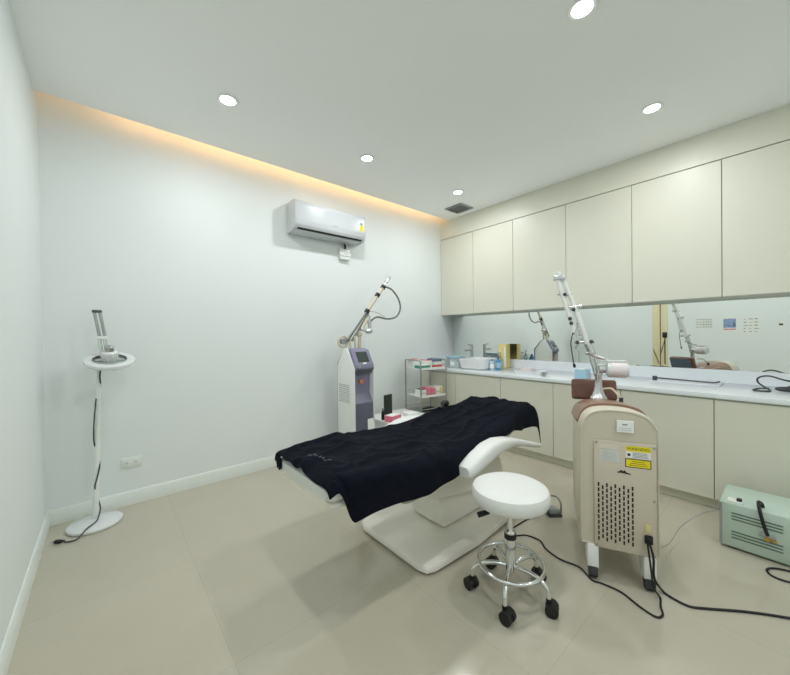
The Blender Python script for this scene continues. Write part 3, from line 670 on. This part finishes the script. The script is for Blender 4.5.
MB().lathe([(0.0462, 0.03), (0.0468, 0.031), (0.0468, 0.1), (0.0462, 0.101)], 36, mtx=Matrix.Translation((0.002, YA, 1.012)) @ Matrix.Rotation(PI / 2, 4, 'Y'), cap=False).build('counterweight_sleeve', MPINKW, L2)
MB().box(-0.03, 0.11, YA - 0.012, YA + 0.02, 1.061, 1.072, 0.003, 1).build('counterweight_cover', MWHITE2, L2)
MB().tube(smooth_path([(-0.02, 0.44, 0.90), (0.02, 0.42, 0.905), (0.05, 0.40, 0.87), (0.062, 0.39, 0.85)]), 0.006, 8).build('fibre_hose', MBEIGE, L2)
MB().cyl((0.062, 0.39, 0.825), (0.062, 0.39, 0.86), 0.011, n=12).build('hose_fitting', MDGREY, L2)

# ------------------------------------------------------------------ cables on the floor
zf = 0.0054
def lw(x, y, z):
    c, s_ = math.cos(th - PI / 2), math.sin(th - PI / 2)
    return (2.232 + c * x - s_ * y, -2.69 + s_ * x + c * y, z)
pc = [lw(0.10, -0.03, 0.25), lw(0.112, -0.045, 0.19), lw(0.118, -0.03, 0.09), (2.31, -2.83, 0.012), (2.30, -2.87, zf), (2.297, -2.93, zf), (2.34, -2.985, zf), (2.40, -3.05, zf), (2.46, -3.12, zf), (2.535, -3.225, zf), (2.66, -3.42, zf)]
tag(MB().tube(smooth_path(pc, 8), 0.0052, 10).build('power_cable', MBLACK), 'black power cable from the large laser running along the floor to the right edge', 'cable')
pc = [lw(0.092, -0.03, 0.25), lw(0.098, -0.05, 0.17), lw(0.11, -0.055, 0.06), (2.262, -2.83, zf), (2.20, -2.845, zf), (2.15, -2.862, zf), (2.115, -2.845, zf), (2.13, -2.78, zf), (2.165, -2.70, zf), (2.16, -2.62, zf), (2.15, -2.575, zf), (2.20, -2.50, zf), (2.19, -2.40, zf),
      (2.22, -2.31, zf), (2.27, -2.25, zf), (2.26, -2.17, zf), (2.20, -2.12, zf), (2.22, -2.075, zf), (2.32, -2.075, zf), (2.45, -2.085, zf), (2.57, -2.115, 0.012)]
tag(MB().tube(smooth_path(pc, 8), 0.0042, 10).build('pedal_cable', MBLACK), 'thin black cable looping past the stool to the foot pedal', 'cable')
pd = thing('foot_pedal', 'small grey metal foot pedal on the floor behind the stool', 'foot pedal', (2.64, -2.15, 0), 0.9)
MB().box(-0.06, 0.06, -0.045, 0.045, 0, 0.018, 0.005).build('base', MDMET, pd)
MB().prism([(-0.05, 0.02), (0.05, 0.02), (0.05, 0.028), (-0.045, 0.05)], 1, -0.035, 0.035, 0.003).build('treadle', MGREYP, pd)
MB().tube(smooth_path([(-0.03, -0.048, 0.01), (-0.03, -0.048, 0.08), (0.0, -0.03, 0.115), (0.0, 0.03, 0.115), (-0.03, 0.048, 0.08), (-0.03, 0.048, 0.01)]), 0.006, 10).build('guard', MSTEEL, pd)

# ------------------------------------------------------------------ green box
gb = thing('power_transformer', 'sage green metal power box on the floor at the right edge', 'power box', (3.01, -2.955, 0))
MB().box(0, 0.33, -0.56, 0, 0.012, 0.262, 0.008, 2).build('case', MGREEN, gb)
for x, y in ((0.04, -0.04), (0.29, -0.04), (0.04, -0.52), (0.29, -0.52)): MB().cyl((x, y, 0), (x, y, 0.014), 0.015, n=14).build('rubber_foot', MBLACK, gb)
vs = MB()
for z in (0.205, 0.188, 0.171, 0.10, 0.083, 0.066): vs.box(-0.0015, -0.0001, -0.245, -0.05, z, z + 0.007, mtx=None); vs.box(-0.0015, -0.0001, -0.50, -0.28, z, z + 0.007)
vs.build('vent_slots', MGREEN2, gb)
MB().box(-0.003, -0.0001, -0.012, 0.0, 0.02, 0.255).build('edge_strip', MGREYP, gb)
MB().box(0.02, 0.075, -0.095, -0.03, 0.2621, 0.270, 0.002, 1).build('switch_plate', MWHITE, gb)
MB().box(0.03, 0.055, -0.09, -0.068, 0.2702, 0.285, 0.003, 1).build('rocker_switch', MBLACK, gb)
MB().tube(smooth_path([(0.06, -0.17, 0.264), (0.055, -0.165, 0.285), (0.02, -0.155, 0.30), (-0.012, -0.16, 0.27), (-0.02, -0.175, 0.20), (-0.018, -0.19, 0.145)]), 0.008, 10).build('outlet_lead', MBLACK, gb)
MB().box(-0.02, -0.0001, -0.215, -0.16, 0.13, 0.15, 0.003).build('lead_clamp', MGREYP, gb)
MB().cyl((-0.022, -0.19, 0.125), (0.0, -0.19, 0.125), 0.012, n=14).cyl((-0.012, -0.215, 0.12), (-0.0, -0.215, 0.12), 0.008, n=12).build('brass_terminal', mat('brass', (206, 168, 70), 0.3, metal=0.9), gb)
pc = [(3.0, -3.42, 0.05), (2.93, -3.36, 0.012), (2.86, -3.24, zf), (2.85, -3.17, zf), (2.90, -3.145, zf), (2.95, -3.18, zf), (2.97, -3.26, zf), (2.95, -3.4, zf)]
tag(MB().tube(smooth_path(pc, 8), 0.0048, 10).build('box_cable', MBLACK), 'black cable loop on the floor in front of the green power box', 'cable')
pc = [lw(0.14, 0.05, 0.30), lw(0.17, 0.10, 0.24), (2.50, -2.78, 0.12), (2.72, -2.78, 0.05), (2.92, -2.80, 0.08), (3.03, -2.88, 0.15), (3.03, -2.945, 0.19)]
tag(MB().tube(smooth_path(pc, 8), 0.0022, 8).build('grey_wire', MGREYP), 'thin grey wire hanging between the large laser and the green power box', 'cable')

# ------------------------------------------------------------------ small laser machine
L1 = thing('slim_laser_machine', 'slim white and lavender laser tower standing by the far wall', 'laser machine', (2.19, -0.58, 0))
sp = [(0.01, 0.04), (0.01, 0.60), (0.065, 0.68), (0.055, 0.86), (-0.018, 0.93), (-0.01, 0.965), (0.07, 1.10), (0.11, 1.115), (0.20, 1.115), (0.33, 0.96), (0.33, 0.04)]
sp = [(a, b2) for a, b2 in sp]
MB().prism(sp, 0, -0.105, 0.105, 0.008, 2).build('body', MPURPLE, L1)
MB().prism([(0.0, 0.04), (0.0, 0.93), (0.115, 1.118), (0.175, 1.118), (0.30, 0.95), (0.30, 0.04)], 0, -0.118, -0.1055, 0.004, 2).build('side_panel', MWHITE, L1)
MB().prism([(0.0, 0.04), (0.0, 0.93), (0.115, 1.118), (0.175, 1.118), (0.30, 0.95), (0.30, 0.04)], 0, 0.1055, 0.118, 0.004, 2).build('side_panel', MWHITE, L1)
MB().prism([(0.004, 0.05), (0.004, 0.59), (0.009, 0.60), (0.009, 0.05)], 0, -0.1, 0.1, 0.0015, 1).build('lower_front_panel', MPURPLE2, L1)
MB().prism([(-0.025, 0.05), (-0.02, 0.30), (0.003, 0.44), (0.003, 0.05)], 0, 0.03, 0.10, 0.003, 1).build('front_pod', MWHITE, L1)
sa = math.atan2(0.135, 0.08)
mts = Matrix.Translation((0, 0.030, 1.0325)) @ Matrix.Rotation(sa, 4, 'X')
MB().box(-0.062, 0.062, -0.052, 0.058, 0.0005, 0.006, 0.002, 1, mtx=mts).build('screen', MSCREEN, L1)
MB().box(-0.02, 0.02, -0.075, -0.058, 0.0005, 0.006, 0.001, 1, mtx=mts).build('key_plate', MPAPER, L1)
MB().prism([(-0.026, 0.925), (0.03, 0.872), (0.03, 0.889), (-0.019, 0.935)], 0, -0.098, 0.098, 0.002, 1).build('front_lip', MPURPLE2, L1)
MB().cyl((-0.075, -0.03, 0.945), (-0.075, 0.0, 0.945), 0.012, n=16).build('key_switch', MCHROME, L1)
MB().cyl((-0.01, 0.03, 0.80), (-0.01, 0.058, 0.80), 0.022, n=20).build('emergency_stop', MORANGE, L1)
g = MB()
for k in range(10): g.box(-0.1195, -0.1182, 0.08, 0.27, 0.60 + k * 0.018, 0.606 + k * 0.018); 
g.build('upper_side_vent', MGREYP, L1)
g = MB()
for k in range(7): g.box(-0.1195, -0.1182, 0.08, 0.27, 0.13 + k * 0.018, 0.136 + k * 0.018)
g.build('lower_side_vent', MGREYP, L1)
for x, y in ((-0.08, 0.05), (0.08, 0.05), (-0.08, 0.27), (0.08, 0.27)): MB().cyl((x - 0.012, y, 0.022), (x + 0.012, y, 0.022), 0.022, n=18).box(x - 0.015, x + 0.015, y - 0.015, y + 0.015, 0.025, 0.042).build('castor', MBLACK, L1)
# arm column + joints (local)
ya = 0.17
MB().cyl((0.065, ya, 1.115), (0.065, ya, 1.24), 0.016).sphere((0.065, ya, 1.25), 0.026, n=14).build('arm_column', MBEIGE, L1)
MB().cyl((0.005, ya - 0.02, 1.10), (-0.005, ya - 0.02, 1.235), 0.012).cyl((-0.045, ya - 0.01, 1.10), (-0.055, ya - 0.01, 1.23), 0.010).cyl((0.035, ya + 0.02, 1.10), (0.02, ya + 0.02, 1.25), 0.008).build('riser_tubes', MBEIGE, L1)
MB().torus((-0.115, ya + 0.02, 1.185), 0.052, 0.012, 32, 8, rx=PI / 2).build('pulley', MBEIGE, L1)
MB().cyl((-0.115, ya, 1.185), (-0.115, ya + 0.04, 1.185), 0.028, n=20).cyl((-0.115, ya + 0.02, 1.185), (0.0, ya + 0.02, 1.20), 0.009).build('pulley_hub', MGREYP, L1)
P0 = Vector((-0.074, ya, 1.20)); P1 = Vector((0.165, ya, 1.487)); Pm = Vector((0.301, ya, 1.66)); P2_ = Vector((0.379, ya, 1.75)); P3 = Vector((0.464, ya, 1.865))
MB().cyl(P0, P1, 0.011).cyl(P0 + Vector((0.05, 0, -0.01)), P1 + Vector((0.012, 0, -0.03)), 0.013).build('lower_arm_tube', MGREYP, L1)
MB().cyl(P0 + Vector((-0.02, -0.02, -0.02)), P1 + Vector((-0.022, -0.02, -0.02)), 0.006).build('air_tube', MDMET, L1)
MB().cyl(P1, P2_, 0.017).build('upper_arm_tube', MBEIGE, L1)
MB().cyl(P2_, P3, 0.013, 0.010).cyl(P3 - Vector((0.045, 0, 0.061)), P3, 0.020).build('handpiece', MSILV, L1)
for q in (P1, Pm, P2_): MB().cyl(q - Vector((0.010, 0, 0.014)), q + Vector((0.010, 0, 0.014)), 0.026, n=16).build('joint_collar', MBLACK, L1)
MB().cyl((0.064, ya - 0.03, 1.29), (0.160, ya - 0.03, 1.43), 0.017).build('inner_link', MBEIGE, L1)
MB().cyl((0.155, ya - 0.04, 1.44), (0.165, ya - 0.04, 1.31), 0.018).sphere((0.150, ya - 0.04, 1.285), 0.034, 1.3, 1, 0.9, 16).cyl((0.05, ya - 0.04, 1.30), (0.15, ya - 0.04, 1.285), 0.014).build('elbow_joint', MSILV, L1)
hp = [P2_ + Vector((0.01, 0, 0)), (0.44, ya, 1.752), (0.505, ya - 0.01, 1.72), (0.575, ya - 0.02, 1.63), (0.598, ya - 0.02, 1.53), (0.53, ya - 0.03, 1.44), (0.408, ya - 0.03, 1.413), (0.274, ya - 0.03, 1.43), (0.19, ya - 0.04, 1.395), (0.16, ya - 0.04, 1.35)]
MB().tube(smooth_path(hp), 0.0095, 10).build('hose', MHOSE, L1)
MB().tube(smooth_path([(0.165, ya, 1.49), (0.27, ya - 0.03, 1.475), (0.37, ya - 0.03, 1.43)]), 0.003, 8).build('air_line', MGREYP, L1)

# ------------------------------------------------------------------ chrome trolley (x 3.10..3.47, y -.46..-.12)
TA = math.radians(-9); TO = (3.052, -0.470)
X0, X1, Y0, Y1 = 0.0, 0.372, 0.0, 0.315
def TP(x, y): return (TO[0] + math.cos(TA) * x - math.sin(TA) * y, TO[1] + math.sin(TA) * x + math.cos(TA) * y)
tr = thing('chrome_trolley', 'chrome three-tier trolley in the far corner by the worktop', 'trolley', (TO[0], TO[1], 0), TA)
def loop(x, zt_, ya, yb, r=0.009):
    return smooth_path([(x, ya, 0.06), (x, ya, 0.5), (x, ya, zt_ - 0.04), (x, ya + (yb - ya) * 0.06, zt_ - 0.008), (x, ya + (yb - ya) * 0.14, zt_), (x, yb - (yb - ya) * 0.14, zt_), (x, yb - (yb - ya) * 0.06, zt_ - 0.008), (x, yb, zt_ - 0.04), (x, yb, 0.5), (x, yb, 0.06)], 4)
for x in (X0, X1): MB().tube(loop(x, 0.94, Y0, Y1), 0.009, 10).build('end_frame', MSTEEL, tr)
for z in (0.845, 0.525, 0.335):
    MB().box(X0 + 0.010, X1 - 0.010, Y0 + 0.006, Y1 - 0.006, z - 0.012, z, 0.003).box(X0 + 0.010, X1 - 0.010, Y0 + 0.001, Y0 + 0.006, z - 0.014, z + 0.012).build('shelf', MWHITE if z > 0.4 else MSTEEL, tr)
    MB().cyl((X0, Y0, z + 0.04), (X1, Y0, z + 0.04), 0.004, n=10).cyl((X0, Y1, z + 0.04), (X1, Y1, z + 0.04), 0.004, n=10).build('guard_rail', MCHROME, tr)
for x in (X0, X1):
    for y in (Y0, Y1): MB().cyl((x - 0.008, y, 0.03), (x + 0.008, y, 0.03), 0.03, n=18).cyl((x, y, 0.03), (x, y, 0.075), 0.008, n=10).build('castor', MBLACK, tr)
def carton(name, label, x, y, z, sx, sy, sz, m, lid=None, rz=0.0, cat='box', grp='supplies on the chrome trolley'):
    if grp == 'supplies on the chrome trolley': x, y = TP(x, y); rz = TA
    o_ = thing(name, label, cat, (x, y, z), rz, grp)
    MB().box(-sx / 2, sx / 2, -sy / 2, sy / 2, 0.0003, sz, 0.002, 1).build('body', m, o_)
    if lid: MB().box(-sx / 2 * 0.9, sx / 2 * 0.9, -sy / 2 * 0.9, sy / 2 * 0.9, sz + 0.0002, sz + 0.004, 0.001, 1).build('lid', lid, o_)
    return o_
z = 0.845
carton('supply_tray', 'low teal green tray at the left of the trolley top', 0.085, 0.08, z, 0.14, 0.13, 0.035, MTEAL, MWHITE)
carton('white_carton', 'white carton with a red mark at the back left of the trolley top', 0.065, 0.23, z, 0.1, 0.1, 0.10, MPAPER, MRED)
carton('glove_box', 'white open box in the middle of the trolley top', 0.185, 0.17, z, 0.07, 0.20, 0.085, MPAPER, MRED)
carton('red_carton', 'flat red carton at the bottom of the stack on the trolley top, right', 0.285, 0.10, z, 0.115, 0.14, 0.032, MRED)
carton('white_flat_box', 'flat white box in the middle of the stack on the trolley top', 0.285, 0.10, z + 0.0325, 0.115, 0.13, 0.040, MPAPER)
carton('slate_folder', 'slate blue box topmost of the stack on the trolley', 0.28, 0.105, z + 0.073, 0.125, 0.14, 0.030, MSBLUE)
z = 0.525
carton('open_tray', 'white box with a dark front at the left of the middle trolley shelf', 0.055, 0.08, z, 0.075, 0.12, 0.075, MPAPER, MDGREY)
carton('pink_carton', 'pink carton left of its twin on the middle trolley shelf', 0.125, 0.085, z, 0.06, 0.13, 0.095, MPINK)
carton('pink_carton', 'pink carton right of its twin on the middle trolley shelf', 0.192, 0.075, z, 0.066, 0.13, 0.08, MPINK)
carton('grey_carton', 'pale grey carton beside the pink ones on the middle trolley shelf', 0.26, 0.085, z, 0.062, 0.13, 0.09, MSKIRT)
carton('cream_carton', 'cream carton at the right end of the middle trolley shelf', 0.318, 0.09, z, 0.048, 0.13, 0.09, MGOLD, MPAPER)
tag(MB().box(3.16, 3.34, -0.42, -0.34, 0.3355, 0.36, 0.008, 2).build('black_pouch', MBLACK), 'flat black pouch on the bottom shelf of the trolley', 'pouch')

# ------------------------------------------------------------------ low white cart between laser tower and trolley
ct = thing('low_cart', 'low white cart behind the treatment bed beside the laser tower', 'cart', (2.70, -0.50, 0))
MB().box(-0.26, 0.29, -0.22, 0.26, 0.35, 0.372, 0.006).build('top', MWHITE, ct)
MB().box(-0.24, 0.27, -0.20, 0.22, 0.06, 0.349, 0.01).build('cabinet', MWHITE, ct)
for k in range(2): MB().box(-0.235, 0.265, -0.206, -0.2001, 0.07 + k * 0.13, 0.19 + k * 0.13, 0.002, 1).build('drawer', MSKIRT, ct)
for x in (-0.18, 0.18):
    for y in (-0.16, 0.16): MB().cyl((x - 0.01, y, 0.03), (x + 0.01, y, 0.03), 0.03, n=18).cyl((x, y, 0.03), (x, y, 0.062), 0.01, n=10).build('castor', MBLACK, ct)
carton('striped_carton', 'pink and white carton on the low cart next to the laser tower', 2.52, -0.60, 0.372, 0.15, 0.10, 0.06, MPINK, MPAPER, 0.2, grp='things on the low white cart')
carton('white_dish', 'small white box at the right of the low cart', 2.82, -0.54, 0.372, 0.14, 0.12, 0.03, MPAPER, None, -0.2, grp='things on the low white cart')
tb = thing('dark_panel', 'small dark upright panel standing on the low cart against the wall', 'panel', (2.67, -0.34, 0.372), 0.15)
MB().box(-0.062, 0.062, -0.008, 0.008, 0.003, 0.215, 0.004, 2).build('slab', MVOID, tb)
MB().box(-0.06, 0.06, -0.03, 0.03, 0, 0.0028, 0.001, 1).build('stand', MDGREY, tb)
bt = thing('black_bottle', 'slim black bottle beside the striped carton', 'bottle', (2.47, -0.50, 0.372))
MB().lathe([(0.014, 0.0), (0.016, 0.004), (0.016, 0.07), (0.006, 0.10)], 18).build('body', MBLACK, bt)
MB().lathe([(0.007, 0.1005), (0.007, 0.115), (0.004, 0.118)], 14).build('cap', MDGREY, bt)

# black round thing on far edge of bed
rl = MB().sphere((2.36, -1.435, 0.695), 0.034, 1.25, 0.8, 0.8, 18).tube(smooth_path([(2.34, -1.44, 0.685), (2.30, -1.46, 0.682), (2.26, -1.48, 0.674)]), 0.012, 8)
tag(rl.build('eye_mask', MBLACK), 'black rolled eye mask on the far edge of the towel', 'eye mask')

# ------------------------------------------------------------------ papers and strap on the left wall (seen in the mirror)
def paper(label, y0, y1, z0, z1, kind):
    o_ = thing('wall_poster', label, 'poster', (0, y1, z0), 0, 'papers on the left wall')
    W_ = y1 - y0; H_ = z1 - z0
    MB().box(0.0005, 0.002, -W_, 0, 0, H_).build('sheet', MPAPER, o_)
    g_ = MB()
    if kind == 0:
        for r in range(4):
            g_.box(0.0021, 0.0026, -W_ * 0.95, -W_ * 0.05, H_ * (0.15 + 0.22 * r), H_ * (0.19 + 0.22 * r))
        for c in range(4): g_.box(0.0021, 0.0026, -W_ * (0.5 + 0.13 * c), -W_ * (0.485 + 0.13 * c), H_ * 0.15, H_ * 0.85)
        g_.build('printed_table', MGINK, o_)
    elif kind == 1:
        MB().box(0.0021, 0.0026, -W_ * 0.9, -W_ * 0.1, H_ * 0.28, H_ * 0.88).build('photo', MPHOTO, o_)
        MB().box(0.0027, 0.003, -W_ * 0.9, -W_ * 0.72, H_ * 0.35, H_ * 0.6).build('dark_patch', MSBLUE, o_)
        g_.box(0.0021, 0.0026, -W_ * 0.9, -W_ * 0.1, H_ * 0.16, H_ * 0.22).build('caption', MRED, o_)
    else:
        rr = random.Random(3)
        for r in range(5):
            for c in range(3):
                a = 0.06 + 0.31 * c; g_.box(0.0021, 0.0026, -W_ * (a + 0.1 + 0.14 * rr.random()), -W_ * a, H_ * (0.1 + 0.18 * r), H_ * (0.125 + 0.18 * r + 0.03 * rr.random()))
        g_.build('drawings', MGINK, o_)
paper('paper with a faint printed table on the left wall, seen in the mirror', -2.33, -2.09, 1.27, 1.47, 0)
paper('paper with a blue photo on the left wall, seen in the mirror', -2.63, -2.44, 1.21, 1.47, 1)
paper('paper with rows of small drawings on the left wall, seen in the mirror', -2.89, -2.69, 1.18, 1.47, 2)
o_ = thing('paper_note', 'small note with a dark mark, rightmost paper reflected in the mirror', 'paper', (0, -3.06, 1.24))
MB().box(0.0005, 0.002, -0.10, 0, 0, 0.15).build('sheet', MPAPER, o_); MB().box(0.0021, 0.003, -0.075, -0.03, 0.07, 0.10).build('dark_mark', MINK, o_)
sg = thing('hanging_strap', 'black strap hanging from a hook on the cream door frame, seen in the mirror', 'strap', (0.0125, -1.66, 0.62))
MB().box(0.0005, 0.02, -0.035, 0.035, 0.50, 0.60, 0.004).build('hook_block', MBLACK, sg)
MB().box(0.001, 0.005, -0.008, 0.008, 0.0, 0.50, 0.001, 1).build('straight_strap', MBLACK, sg)
MB().tube([(0.006, 0.0, 0.45), (0.006, 0.05, 0.26), (0.006, 0.075, 0.17)], 0.005, 8).tube([(0.006, 0.18, 0.27), (0.006, 0.13, 0.13), (0.006, 0.085, 0.0)], 0.0055, 8).build('crossed_strap', MBLACK, sg)
